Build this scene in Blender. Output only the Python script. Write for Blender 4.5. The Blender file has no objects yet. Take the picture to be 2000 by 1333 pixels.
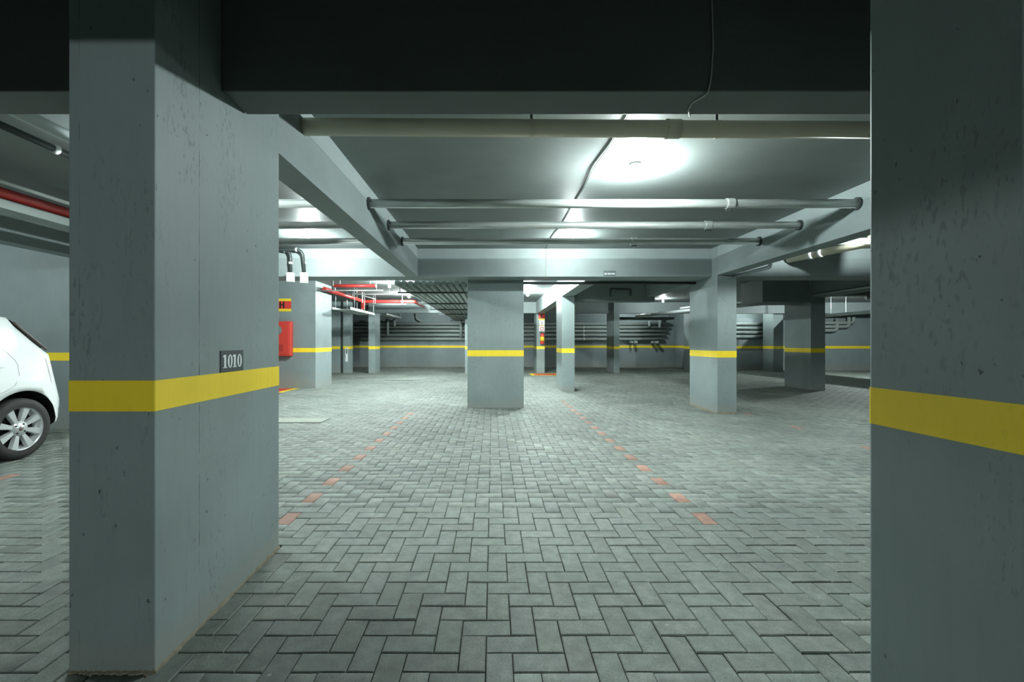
import bpy, bmesh, math, random
import numpy as np
from mathutils import Vector, Matrix

random.seed(7)
rng = np.random.default_rng(11)
S = bpy.context.scene
COL = S.collection

# ------------------------------------------------------------------ camera, world, exposure
F, VX, HY, H = 870.0, 962.0, 670.0, 1.18        # focal length / vanishing point in pixels of the 2000x1333 frame, eye height
cam_d = bpy.data.cameras.new('camera')
cam_d.sensor_width = 36.0
cam_d.lens = F / 2000.0 * 36.0
cam_d.shift_x = (1000.0 - VX) / 2000.0
cam_d.shift_y = (HY - 666.5) / 2000.0
cam_d.clip_start = 0.02
cam = bpy.data.objects.new('camera', cam_d)
cam.location = (0, 0, H)
cam.rotation_euler = (math.pi / 2, 0, 0)
COL.objects.link(cam)
S.camera = cam

world = bpy.data.worlds.new('world')
S.world = world
world.use_nodes = True
world.node_tree.nodes['Background'].inputs[0].default_value = (0.5, 0.6, 0.6, 1)
world.node_tree.nodes['Background'].inputs[1].default_value = 0.0

S.view_settings.view_transform = 'Standard'
S.view_settings.look = 'None'
S.view_settings.exposure = 0.0
S.view_settings.gamma = 1.0
S.view_settings.use_curve_mapping = False
S.cycles.max_bounces = 4
S.cycles.diffuse_bounces = 3
S.cycles.glossy_bounces = 2
S.cycles.caustics_reflective = False
S.cycles.caustics_refractive = False
S.cycles.adaptive_threshold = 0.04

LAMP_COL = (0.88, 1.0, 0.985)
# ceiling lamps: x, y, z, strength factor, label
LAMPS = [
    (1.28, 4.00, 2.712, 1.22, 'glowing ceiling bulb between the beige pipe and the galvanised pipes'),
    (1.20, 6.66, 2.69, 0.5, 'glowing ceiling bulb just before the cross beam with the small grey sign'),
    (-2.75, 3.80, 2.69, 0.56, 'ceiling bulb of the bay beside the white car, behind the thick pillar'),
    (-2.75, 6.66, 2.69, 0.65, 'ceiling bulb above the conduits with white boxes'),
    (1.10, 9.30, 2.69, 1.6, 'ceiling bulb just behind the bright cross beam, beside the wide middle column'),
    (-2.75, 9.10, 2.69, 2.3, 'ceiling bulb just behind the bright cross beam, before the hydrant wall'),
    (-2.73, 11.8, 2.675, 0.6, 'small glaring ceiling bulb near the red sprinkler pipe, nearer one'),
    (-2.72, 14.5, 2.675, 2.2, 'small glaring ceiling bulb beside the drain pipes, farther one'),
    (1.10, 13.9, 2.675, 2.4, 'glaring ceiling bulb peeking out beside the wide middle column'),
    (5.35, 5.95, 2.69, 0.9, 'ceiling bulb of the bay hidden beside the near pillar on the far side'),
    (6.20, 16.2, 2.69, 0.28, 'faint small bulb over the middle of the far pipes'),
    (10.65, 18.3, 2.46, 0.15, 'tiny bulb in the gap between two columns at the far end'),
    (12.3, 14.2, 2.69, 2.6, 'ceiling bulb lighting the far lane beyond the capped column'),
    (-2.7, 19.7, 2.69, 0.5, 'bulb over the back lane, behind the far beam on the drain pipe side'),
    (6.6, 19.9, 2.69, 0.6, 'bulb over the back lane, behind the far beam near the thin column'),
    (-7.0, 3.4, 2.69, 0.85, 'bulb of the bay outside the frame above the white car'),
    (0.6, -7.2, 2.362, 3.0, 'low bulb in the bay behind the viewer'),
]
LAMP_STRENGTH = 5200.0

# ------------------------------------------------------------------ node helpers / materials
def new_mat(name):
    m = bpy.data.materials.new(name)
    m.use_nodes = True
    nt = m.node_tree
    return m, nt, nt.nodes['Principled BSDF']

def N(nt, kind, **kw):
    n = nt.nodes.new(kind)
    for k, v in kw.items():
        if k.startswith('i_'):
            n.inputs[k[2:].replace('_', ' ')].default_value = v
        else:
            setattr(n, k, v)
    return n

def ramp(nt, src, a, b, ca=(0, 0, 0, 1), cb=(1, 1, 1, 1)):
    r = nt.nodes.new('ShaderNodeValToRGB')
    r.color_ramp.elements[0].position = a
    r.color_ramp.elements[1].position = b
    r.color_ramp.elements[0].color = ca
    r.color_ramp.elements[1].color = cb
    nt.links.new(src, r.inputs[0])
    return r.outputs[0]

def mixc(nt, fac, a, b, mode='MIX'):
    n = nt.nodes.new('ShaderNodeMix')
    n.data_type = 'RGBA'
    n.blend_type = mode
    for inp, v in ((n.inputs[0], fac), (n.inputs[6], a), (n.inputs[7], b)):
        if hasattr(v, 'is_output') or isinstance(v, bpy.types.NodeSocket):
            nt.links.new(v, inp)
        elif isinstance(v, (int, float)):
            inp.default_value = v
        else:
            inp.default_value = (*v[:3], 1)
    return n.outputs[2]

def mathn(nt, op, a, b=0.0, c=None):
    n = nt.nodes.new('ShaderNodeMath')
    n.operation = op
    vals = (a, b) if c is None else (a, b, c)
    for inp, v in zip(n.inputs, vals):
        if isinstance(v, bpy.types.NodeSocket):
            nt.links.new(v, inp)
        else:
            inp.default_value = v
    return n.outputs[0]

def coords(nt, scale=(1, 1, 1)):
    g = nt.nodes.new('ShaderNodeNewGeometry')
    mp = nt.nodes.new('ShaderNodeMapping')
    mp.inputs['Scale'].default_value = scale
    nt.links.new(g.outputs['Position'], mp.inputs['Vector'])
    return mp.outputs[0]

def noise(nt, vec, scale, detail=4, rough=0.55):
    n = nt.nodes.new('ShaderNodeTexNoise')
    n.inputs['Scale'].default_value = scale
    n.inputs['Detail'].default_value = detail
    n.inputs['Roughness'].default_value = rough
    nt.links.new(vec, n.inputs['Vector'])
    return n.outputs['Fac']

def bump(nt, bsdf, height, strength=0.3, dist=0.01):
    b = nt.nodes.new('ShaderNodeBump')
    b.inputs['Strength'].default_value = strength
    b.inputs['Distance'].default_value = dist
    nt.links.new(height, b.inputs['Height'])
    nt.links.new(b.outputs[0], bsdf.inputs['Normal'])

def plain(name, col, rough=0.5, metal=0.0, spec=None, noise_amt=0.0, nscale=20.0):
    m, nt, b = new_mat(name)
    b.inputs['Roughness'].default_value = rough
    b.inputs['Metallic'].default_value = metal
    if noise_amt:
        nz = noise(nt, coords(nt), nscale)
        c = mixc(nt, nz, tuple(x * (1 - noise_amt) for x in col), tuple(min(1, x * (1 + noise_amt)) for x in col))
        nt.links.new(c, b.inputs['Base Color'])
    else:
        b.inputs['Base Color'].default_value = (*col, 1)
    if spec is not None:
        b.inputs['Specular IOR Level'].default_value = spec
    return m

def emit(name, col, strength):
    m, nt, b = new_mat(name)
    b.inputs['Base Color'].default_value = (*col, 1)
    b.inputs['Emission Color'].default_value = (*col, 1)
    b.inputs['Emission Strength'].default_value = strength
    return m

def painted_concrete(name, col, pits=0.6, seams=(), base_dirt=0.0, rough=0.55, streak=(5, 5, 0.7), relief=False):
    """painted cast concrete: soft mottling, blow holes, form seams at world y positions, dirt at the foot"""
    m, nt, b = new_mat(name)
    P = coords(nt)
    PS = coords(nt, streak)
    n1 = noise(nt, P, 2.2, 5)
    n2 = noise(nt, PS, 6.0, 4)
    c = mixc(nt, ramp(nt, n1, 0.3, 0.7), tuple(x * 0.92 for x in col), tuple(x * 1.07 for x in col))
    c = mixc(nt, mathn(nt, 'MULTIPLY', ramp(nt, n2, 0.45, 0.75), 0.16), c, tuple(x * 0.72 for x in col))
    # blow holes
    v = nt.nodes.new('ShaderNodeTexVoronoi')
    v.inputs['Scale'].default_value = 24.0
    v.inputs['Randomness'].default_value = 1.0
    pv = coords(nt, (1.0, 1.0, 0.62))
    wob = nt.nodes.new('ShaderNodeTexNoise'); wob.inputs['Scale'].default_value = 60.0
    nt.links.new(pv, wob.inputs['Vector'])
    addv = nt.nodes.new('ShaderNodeVectorMath'); addv.operation = 'MULTIPLY_ADD'
    nt.links.new(wob.outputs['Color'], addv.inputs[0]); addv.inputs[1].default_value = (0.03, 0.03, 0.03)
    nt.links.new(pv, addv.inputs[2])
    nt.links.new(addv.outputs[0], v.inputs['Vector'])
    mask = ramp(nt, noise(nt, coords(nt, (1.6, 1.6, 0.5)), 2.6, 4), 0.46, 0.60)
    hole = ramp(nt, v.outputs['Distance'], 0.05, 0.13, (1, 1, 1, 1), (0, 0, 0, 1))
    # only some cells carry a hole
    pick = ramp(nt, v.outputs['Color'], 0.42, 0.47)
    hole = mathn(nt, 'MULTIPLY', mathn(nt, 'MULTIPLY', hole, mask), pick)
    rough_patch = mathn(nt, 'MULTIPLY', ramp(nt, noise(nt, coords(nt, (1, 1, 0.4)), 70, 3), 0.57, 0.64),
                        ramp(nt, noise(nt, coords(nt, (1, 1, 0.35)), 3.3, 3), 0.50, 0.62))
    c = mixc(nt, mathn(nt, 'MULTIPLY', hole, pits), c, tuple(x * 0.22 for x in col))
    c = mixc(nt, mathn(nt, 'MULTIPLY', rough_patch, 0.5 * pits), c, tuple(x * 0.45 for x in col))
    hgt = mathn(nt, 'SUBTRACT', mathn(nt, 'MULTIPLY', n2, 0.25), mathn(nt, 'MULTIPLY', hole, 1.0))
    hgt = mathn(nt, 'SUBTRACT', hgt, mathn(nt, 'MULTIPLY', rough_patch, 0.3))
    sep = nt.nodes.new('ShaderNodeSeparateXYZ')
    g = nt.nodes.new('ShaderNodeNewGeometry')
    nt.links.new(g.outputs['Position'], sep.inputs[0])
    for (axis, pos, wdt, amt) in seams:
        dd = mathn(nt, 'ABSOLUTE', mathn(nt, 'SUBTRACT', sep.outputs[axis], pos))
        wn = mathn(nt, 'MULTIPLY', ramp(nt, noise(nt, coords(nt, (0.2, 0.2, 1)), 9.0, 5, 0.7), 0.62 - 0.27 * amt, 0.72), wdt)
        line = mathn(nt, 'LESS_THAN', dd, wn)
        c = mixc(nt, mathn(nt, 'MULTIPLY', line, amt), c, tuple(x * 0.25 for x in col))
        hgt = mathn(nt, 'SUBTRACT', hgt, mathn(nt, 'MULTIPLY', line, 0.8 * amt))
    if base_dirt > 0:
        zz = mathn(nt, 'ADD', sep.outputs[2], mathn(nt, 'MULTIPLY', noise(nt, P, 7.0, 5), -0.16))
        d = ramp(nt, zz, -0.08, base_dirt, (1, 1, 1, 1), (0, 0, 0, 1))
        c = mixc(nt, mathn(nt, 'MULTIPLY', d, 0.45), c, (0.29, 0.29, 0.255))
    nt.links.new(c, b.inputs['Base Color'])
    b.inputs['Roughness'].default_value = rough
    b.inputs['Specular IOR Level'].default_value = 0.35
    if relief:
        bump(nt, b, hgt, 0.35, 0.008)
    return m

PAINT = (0.235, 0.285, 0.280)
M = {}
M['paint'] = painted_concrete('painted_concrete', PAINT, 0.7, base_dirt=0.10)
M['paint_near'] = painted_concrete('painted_concrete_near', PAINT, 1.0, relief=True, base_dirt=0.06,
                                   seams=((1, 1.842, 0.0035, 0.9), (1, 2.262, 0.0022, 0.55), (0, -1.475, 0.0022, 0.55)))
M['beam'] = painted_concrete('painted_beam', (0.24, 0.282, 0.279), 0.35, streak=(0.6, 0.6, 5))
M['upper_band'] = painted_concrete('pale_upper_band', (0.285, 0.332, 0.328), 0.2, streak=(0.6, 0.6, 5))  # paler tone for the band along the top of a beam
M['beam_shaded'] = painted_concrete('shade_painted_beam', (0.125, 0.14, 0.135), 0.35, streak=(0.6, 0.6, 5))  # darkened copy of the beam colour, near bay's shade painted in
M['soffit'] = painted_concrete('painted_ceiling', (0.175, 0.198, 0.192), 0.25, streak=(0.5, 4, 4), rough=0.5)
M['wall'] = painted_concrete('painted_wall', (0.215, 0.26, 0.262), 0.3, base_dirt=0.35)
M['yellow'] = painted_concrete('yellow_paint', (0.95, 0.70, 0.035), 0.3, rough=0.5)
M['mortar'] = plain('mortar', (0.22, 0.195, 0.135), 0.95, noise_amt=0.45, nscale=40)
M['beige'] = plain('beige_pvc', (0.62, 0.575, 0.45), 0.42, noise_amt=0.06, nscale=6)
M['pvc_grey'] = plain('grey_painted_pvc', (0.24, 0.275, 0.26), 0.45, noise_amt=0.08, nscale=5)
M['dark_steel'] = plain('dark_steel', (0.05, 0.06, 0.06), 0.5, 0.3)
M['conduit'] = plain('conduit_steel', (0.30, 0.34, 0.35), 0.35, 0.6)
M['white_plastic'] = plain('white_plastic', (0.75, 0.78, 0.77), 0.4)
M['tray'] = plain('zinc_tray', (0.50, 0.54, 0.53), 0.45, 0.5)
M['red_pipe'] = plain('red_pipe_paint', (0.42, 0.035, 0.03), 0.4)
M['red_box'] = plain('red_enamel', (0.62, 0.06, 0.045), 0.4)
M['red_sign'] = plain('red_sign', (0.62, 0.05, 0.04), 0.5)
M['yellow_sign'] = plain('yellow_sign', (0.85, 0.62, 0.03), 0.5)
M['black'] = plain('black', (0.012, 0.012, 0.012), 0.6)
M['plate'] = plain('dark_plate', (0.045, 0.06, 0.062), 0.45)
M['plate_grey'] = plain('grey_plate', (0.13, 0.16, 0.16), 0.5)
M['white'] = plain('white_print', (0.78, 0.82, 0.80), 0.5)
M['bed'] = plain('joint_sand', (0.055, 0.06, 0.055), 0.95, noise_amt=0.3, nscale=60)
M['cover'] = plain('concrete_cover', (0.30, 0.32, 0.285), 0.9, noise_amt=0.15, nscale=25)
M['bulb'] = emit('bulb_glow', LAMP_COL, LAMP_STRENGTH)
M['porcelain'] = plain('porcelain', (0.75, 0.77, 0.75), 0.3)
M['cable_grey'] = plain('cable_grey', (0.16, 0.18, 0.17), 0.5)
M['cable_white'] = plain('cable_white', (0.55, 0.57, 0.54), 0.5)

def galvanised():
    m, nt, b = new_mat('galvanised_steel')
    P = coords(nt, (0.5, 4, 4))
    n1 = noise(nt, P, 7.0, 5)
    c = mixc(nt, ramp(nt, n1, 0.3, 0.7), (0.36, 0.39, 0.37), (0.56, 0.60, 0.58))
    nt.links.new(c, b.inputs['Base Color'])
    b.inputs['Metallic'].default_value = 0.55
    b.inputs['Roughness'].default_value = 0.42
    return m
M['galv'] = galvanised()

def paver_mat():
    m, nt, b = new_mat('paver_concrete')
    at = nt.nodes.new('ShaderNodeAttribute')
    at.attribute_name = 'tone'
    P = coords(nt)
    fine = noise(nt, P, 230.0, 3, 0.75)
    mid = noise(nt, P, 16.0, 5, 0.6)
    big = noise(nt, P, 0.55, 4, 0.55)
    c = mixc(nt, 1.0, at.outputs['Color'], ramp(nt, fine, 0.32, 0.68, (0.62, 0.62, 0.62, 1), (1.28, 1.28, 1.28, 1)), 'MULTIPLY')
    c = mixc(nt, 1.0, c, ramp(nt, mid, 0.3, 0.72, (0.74, 0.74, 0.74, 1), (1.18, 1.18, 1.16, 1)), 'MULTIPLY')
    c = mixc(nt, 1.0, c, ramp(nt, big, 0.36, 0.60, (0.74, 0.75, 0.74, 1), (1.08, 1.08, 1.06, 1)), 'MULTIPLY')
    # damp stain and the thick pillar's shade, both painted into the near blocks
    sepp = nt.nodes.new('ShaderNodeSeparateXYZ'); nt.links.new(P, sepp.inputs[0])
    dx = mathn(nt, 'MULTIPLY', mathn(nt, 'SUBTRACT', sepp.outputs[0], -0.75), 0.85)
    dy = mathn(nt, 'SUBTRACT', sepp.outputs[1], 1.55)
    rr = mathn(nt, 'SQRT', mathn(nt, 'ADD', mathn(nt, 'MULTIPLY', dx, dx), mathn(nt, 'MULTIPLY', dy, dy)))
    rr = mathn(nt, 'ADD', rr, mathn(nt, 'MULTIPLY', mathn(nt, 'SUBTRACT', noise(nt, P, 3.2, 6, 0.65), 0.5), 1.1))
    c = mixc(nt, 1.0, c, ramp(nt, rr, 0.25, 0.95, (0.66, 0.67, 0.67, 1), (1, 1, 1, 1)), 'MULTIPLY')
    # pale lime specks
    v = nt.nodes.new('ShaderNodeTexVoronoi'); v.inputs['Scale'].default_value = 9.0
    nt.links.new(P, v.inputs['Vector'])
    sp = mathn(nt, 'MULTIPLY', ramp(nt, v.outputs['Distance'], 0.03, 0.09, (1, 1, 1, 1), (0, 0, 0, 1)), ramp(nt, noise(nt, P, 1.7), 0.55, 0.62))
    c = mixc(nt, mathn(nt, 'MULTIPLY', sp, 0.5), c, (0.5, 0.52, 0.5))
    nt.links.new(c, b.inputs['Base Color'])
    b.inputs['Roughness'].default_value = 0.72
    b.inputs['Specular IOR Level'].default_value = 0.4
    bump(nt, b, fine, 0.35, 0.003)
    return m
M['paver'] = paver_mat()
M['car_paint'] = plain('white_car_paint', (0.82, 0.84, 0.83), 0.18)
M['car_paint'].node_tree.nodes['Principled BSDF'].inputs['Coat Weight'].default_value = 0.6
M['glass_dark'] = plain('tinted_glass', (0.02, 0.022, 0.022), 0.06)
M['rubber'] = plain('tyre_rubber', (0.018, 0.017, 0.016), 0.75)
M['alloy'] = plain('silver_alloy', (0.62, 0.64, 0.64), 0.3, 0.45)
M['trim_grey'] = plain('brown_grey_trim', (0.16, 0.13, 0.12), 0.35)

# ------------------------------------------------------------------ mesh helpers
def link(name, me, mat=None, parent=None, smooth=False):
    if mat is not None and not me.materials:
        me.materials.append(M[mat] if isinstance(mat, str) else mat)
    if smooth:
        me.polygons.foreach_set('use_smooth', [True] * len(me.polygons))
    o = bpy.data.objects.new(name, me)
    COL.objects.link(o)
    if parent is not None:
        o.parent = parent
    return o

def raw(name, verts, faces, mat, parent=None, smooth=False):
    me = bpy.data.meshes.new(name)
    me.from_pydata([tuple(v) for v in verts], [], [tuple(f) for f in faces])
    me.update()
    return link(name, me, mat, parent, smooth)

def tag(o, label, cat, group=None):
    o['label'] = label
    o['category'] = cat
    if group:
        o['group'] = group
    return o

def struct(o, label=None):
    o['kind'] = 'structure'
    if label:
        o['label'] = label
    return o

def empty(name, label, cat, loc=(0, 0, 0), group=None):
    o = bpy.data.objects.new(name, None)
    o.empty_display_size = 0.1
    o.location = loc
    COL.objects.link(o)
    return tag(o, label, cat, group)

def bm_box(bm, x0, x1, y0, y1, z0, z1):
    vs = [bm.verts.new(p) for p in ((x0, y0, z0), (x1, y0, z0), (x1, y1, z0), (x0, y1, z0), (x0, y0, z1), (x1, y0, z1), (x1, y1, z1), (x0, y1, z1))]
    for f in ((0, 3, 2, 1), (4, 5, 6, 7), (0, 1, 5, 4), (1, 2, 6, 5), (2, 3, 7, 6), (3, 0, 4, 7)):
        bm.faces.new([vs[i] for i in f])

def box(name, x0, x1, y0, y1, z0, z1, mat, parent=None, bev=0.0, boxes=None):
    bm = bmesh.new()
    bm_box(bm, x0, x1, y0, y1, z0, z1)
    for b in boxes or ():
        bm_box(bm, *b)
    if bev:
        bmesh.ops.bevel(bm, geom=bm.edges[:], offset=bev, segments=2, affect='EDGES', profile=0.6)
    me = bpy.data.meshes.new(name)
    bm.to_mesh(me); bm.free()
    return link(name, me, mat, parent)

def prism(name, pts, z0, z1, mat, parent=None, bev=0.0):
    """vertical prism over the ground polygon pts (counter-clockwise)"""
    n = len(pts)
    bm = bmesh.new()
    lo = [bm.verts.new((x, y, z0)) for x, y in pts]
    hi = [bm.verts.new((x, y, z1)) for x, y in pts]
    bm.faces.new(lo[::-1]); bm.faces.new(hi)
    for i in range(n):
        j = (i + 1) % n
        bm.faces.new((lo[i], lo[j], hi[j], hi[i]))
    if bev:
        ed = [e for e in bm.edges if abs(e.verts[0].co.z - e.verts[1].co.z) > 0.01]
        bmesh.ops.bevel(bm, geom=ed, offset=bev, segments=2, affect='EDGES', profile=0.6)
    me = bpy.data.meshes.new(name)
    bm.to_mesh(me); bm.free()
    return link(name, me, mat, parent)

def grow(pts, d):
    cx = sum(p[0] for p in pts) / len(pts); cy = sum(p[1] for p in pts) / len(pts)
    return [(x + math.copysign(d, x - cx), y + math.copysign(d, y - cy)) for x, y in pts]

def tube_geo(points, r, seg=12, caps=True):
    P = [Vector(p) for p in points]
    n = len(P)
    verts, faces = [], []
    t0 = (P[1] - P[0]).normalized()
    up = Vector((0, 0, 1)) if abs(t0.z) < 0.9 else Vector((1, 0, 0))
    u = t0.cross(up).normalized()
    prev = t0
    for i in range(n):
        if i == 0: t = (P[1] - P[0]).normalized()
        elif i == n - 1: t = (P[-1] - P[-2]).normalized()
        else: t = ((P[i] - P[i - 1]).normalized() + (P[i + 1] - P[i]).normalized()).normalized()
        ax = prev.cross(t)
        if ax.length > 1e-6:
            u = Matrix.Rotation(prev.angle(t), 3, ax.normalized()) @ u
        prev = t
        w = t.cross(u).normalized()
        sc = 1.0
        if 0 < i < n - 1:
            ca = (P[i] - P[i - 1]).normalized().dot(t)
            sc = 1.0 / max(0.5, ca)
        for k in range(seg):
            a = 2 * math.pi * k / seg
            verts.append(P[i] + (u * math.cos(a) + w * math.sin(a)) * r * (1 if sc < 1.02 else 1 + (sc - 1) * 0.5))
    for i in range(n - 1):
        for k in range(seg):
            k2 = (k + 1) % seg
            faces.append((i * seg + k, i * seg + k2, (i + 1) * seg + k2, (i + 1) * seg + k))
    if caps:
        faces.append(tuple(range(seg))[::-1])
        faces.append(tuple((n - 1) * seg + k for k in range(seg)))
    return verts, faces

def tube(name, points, r, mat, parent=None, seg=14):
    v, f = tube_geo(points, r, seg)
    o = raw(name, v, f, mat, parent)
    me = o.data
    sm = [len(p.vertices) == 4 for p in me.polygons]
    me.polygons.foreach_set('use_smooth', sm)
    return o

def bend(pts, rad=0.12, k=5):
    """round the corners of a polyline"""
    P = [Vector(p) for p in pts]
    out = [P[0]]
    for i in range(1, len(P) - 1):
        a, b, c = P[i - 1], P[i], P[i + 1]
        r = min(rad, (a - b).length * 0.45, (c - b).length * 0.45)
        p, q = b + (a - b).normalized() * r, b + (c - b).normalized() * r
        for j in range(k + 1):
            t = j / k
            out.append(p * (1 - t) ** 2 + b * 2 * t * (1 - t) + q * t * t)
    out.append(P[-1])
    return out

def lathe(name, prof, axis, center, mat, parent=None, seg=32, smooth=True):
    """revolve (r, a) pairs around an axis through center"""
    verts, faces = [], []
    c = Vector(center)
    A = {'X': (Vector((1, 0, 0)), Vector((0, 1, 0)), Vector((0, 0, 1))), 'Z': (Vector((0, 0, 1)), Vector((1, 0, 0)), Vector((0, 1, 0))),
         'Y': (Vector((0, 1, 0)), Vector((0, 0, 1)), Vector((1, 0, 0)))}[axis]
    n = len(prof)
    for k in range(seg):
        a = 2 * math.pi * k / seg
        d = A[1] * math.cos(a) + A[2] * math.sin(a)
        for r, h in prof:
            verts.append(c + A[0] * h + d * r)
    for k in range(seg):
        k2 = (k + 1) % seg
        for i in range(n - 1):
            faces.append((k * n + i, k2 * n + i, k2 * n + i + 1, k * n + i + 1))
    return raw(name, verts, faces, mat, parent, smooth)

# ------------------------------------------------------------------ the setting: floor with pavers
CEIL = 2.79
SOF = 2.31
STR0, STR1 = 0.935, 1.045

floor = struct(raw('floor', [(-13, -10, -0.012), (20, -10, -0.012), (20, 22.5, -0.012), (-13, 22.5, -0.012)], [(0, 1, 2, 3)], 'bed'),
               'grey herringbone block paving of the garage')

GX, GY, U = -0.325, 1.595, 0.1            # phase of the bond and half a block
LX, LY, CH = 0.0981, 0.0981, 0.0040

pil_A = [(-1.513, 1.59), (-1.206, 1.59), (-1.232, 2.57), (-1.525, 2.57)]
pil_B = [(1.157, 0.965), (1.75, 0.965), (1.75, 1.36), (1.15, 1.36)]

RED_LINES = {17: (2.85, 8.9), -11: (2.85, 7.35), 45: (2.85, 7.4), -40: (2.85, 7.0)}

def all_pavers():
    out = []
    ix0, ix1 = int((-9.5 - GX) / U), int((16.5 - GX) / U)
    iy0, iy1 = int((-1.0 - GY) / U), int((21.6 - GY) / U)
    for iy in range(iy0, iy1):
        y = GY + iy * U
        xl = min(-8.0, -(max(y, 0) * 1.2 + 1.2)); xr = max(6.0, max(y, 0) * 1.3 + 1.2)
        for ix in range(ix0, ix1):
            x = GX + ix * U
            if x < xl or x > xr:
                continue
            s = (ix + iy) % 4
            if s == 0:
                out.append((x + U, y + U / 2, 0, 0))
            elif s == 2:
                red = 0
                if ix in RED_LINES and RED_LINES[ix][0] <= y <= RED_LINES[ix][1]:
                    red = 1 if abs(ix - 3) < 20 or (ix * 7 + iy) % 3 == 0 else 0
                out.append((x + U / 2, y + U, 1, red))
    return out

PV = all_pavers()

def in_poly_box(x, y, poly, m=0.0):
    xs = [p[0] for p in poly]; ys = [p[1] for p in poly]
    return min(xs) - m < x < max(xs) + m and min(ys) - m < y < max(ys) + m

def px_area(x, y, o):
    w, d = (0.1, 0.05) if o == 0 else (0.05, 0.1)
    if y - d < 0.9:
        return 0
    cx, cy = VX + F * x / y, HY + F * H / y
    if not (0 < cx < 2000 and cy < 1333):
        return 0
    # behind the two near pillars
    if cx < 302 and cx > 134 and y > 1.6: return 0
    if 302 <= cx < 545 and y > 1.2326 * F / (VX - cx): return 0
    if cx > 1700 and y > 1.0: return 0
    return (2 * w * F / y) * (F * H / (y - d) - F * H / (y + d))

areas = [px_area(x, y, o) for x, y, o, r in PV]
order = sorted(range(len(PV)), key=lambda i: -areas[i])
near = set(i for i in order[:300] if areas[i] > 0)

def paver_unit():
    hx, hy = LX, LY / 2 - 0.0008
    t = [(-hx + CH, -hy + CH, 0), (hx - CH, -hy + CH, 0), (hx - CH, hy - CH, 0), (-hx + CH, hy - CH, 0)]
    m_ = [(-hx, -hy, -CH * 0.9), (hx, -hy, -CH * 0.9), (hx, hy, -CH * 0.9), (-hx, hy, -CH * 0.9)]
    b_ = [(-hx, -hy, -0.03), (hx, -hy, -0.03), (hx, hy, -0.03), (-hx, hy, -0.03)]
    v = np.array(t + m_ + b_)
    f = [(0, 1, 2, 3)]
    for i in range(4):
        j = (i + 1) % 4
        f.append((4 + i, 4 + j, j, i))
        f.append((8 + i, 8 + j, 4 + j, 4 + i))
    return v, np.array(f)

UV_, UF_ = paver_unit()
GREY = np.array((0.215, 0.240, 0.222))
RED = np.array((0.37, 0.205, 0.155))

def tone_of(red):
    k = 1.0 + rng.normal(0, 0.08)
    if rng.random() < 0.07: k *= 0.86
    if rng.random() < 0.02: k *= 1.12
    t = (RED if red else GREY) * max(0.6, k)
    return np.clip(t * (1 + rng.normal(0, 0.012, 3)), 0, 1)

def set_tone(me, cols):
    a = me.color_attributes.new('tone', 'FLOAT_COLOR', 'POINT')
    a.data.foreach_set('color', np.asarray(cols, dtype=np.float32).ravel())

# rest of the paving: one mesh
rest = [i for i in range(len(PV)) if i not in near and not in_poly_box(PV[i][0], PV[i][1], pil_A, -0.06) and not in_poly_box(PV[i][0], PV[i][1], pil_B, -0.06)]
nv = len(UV_)
V = np.empty((len(rest) * nv, 3)); Cc = np.ones((len(rest) * nv, 4)); Fa = np.empty((len(rest) * len(UF_), 4), dtype=np.int64)
for q, i in enumerate(rest):
    x, y, o, r = PV[i]
    v = UV_.copy()
    if o: v = v[:, (1, 0, 2)] * np.array((-1, 1, 1))
    v[:, 2] += v[:, 0] * rng.normal(0, 0.006) + v[:, 1] * rng.normal(0, 0.008) + rng.normal(0, 0.0011)
    V[q * nv:(q + 1) * nv] = v + (x, y, 0)
    Cc[q * nv:(q + 1) * nv, :3] = tone_of(r)
    Fa[q * len(UF_):(q + 1) * len(UF_)] = UF_ + q * nv
me = bpy.data.meshes.new('paver_field')
me.vertices.add(len(V)); me.vertices.foreach_set('co', V.astype(np.float32).ravel())
me.loops.add(Fa.size); me.loops.foreach_set('vertex_index', Fa.ravel().astype(np.int32))
me.polygons.add(len(Fa)); me.polygons.foreach_set('loop_start', np.arange(0, Fa.size, 4, dtype=np.int32))
me.update(calc_edges=True)
set_tone(me, Cc)
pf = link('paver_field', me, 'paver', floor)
pf['kind'] = 'stuff'
pf['label'] = 'smaller paving blocks farther back in herringbone bond'

# the 300 nearest: shared meshes in a few tones, each block an object
variants = []
for k in range(14):
    pm = bpy.data.meshes.new('paver')
    pm.from_pydata([tuple(v) for v in UV_], [], [tuple(f) for f in UF_]); pm.update()
    set_tone(pm, np.hstack([np.tile(tone_of(0), (nv, 1)), np.ones((nv, 1))]))
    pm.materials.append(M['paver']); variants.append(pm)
redm = bpy.data.meshes.new('paver')
redm.from_pydata([tuple(v) for v in UV_], [], [tuple(f) for f in UF_]); redm.update()
set_tone(redm, np.hstack([np.tile(RED, (nv, 1)), np.ones((nv, 1))]))
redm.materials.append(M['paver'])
for i in sorted(near):
    x, y, o, r = PV[i]
    ob = bpy.data.objects.new('paver', redm if r else variants[int(rng.integers(14))])
    ob.location = (x, y, rng.normal(0, 0.0011))
    ob.rotation_euler = (rng.normal(0, 0.008), rng.normal(0, 0.006), (math.pi / 2 if o else 0) + rng.normal(0, 0.002))
    ob.parent = floor
    if r: ob['label'] = 'red paving block'
    COL.objects.link(ob)

# ------------------------------------------------------------------ ceiling and walls
struct(box('ceiling', -13, 20, -10, 22.5, CEIL, CEIL + 0.18, 'soffit'), 'grey painted concrete slab ceiling')

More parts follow.
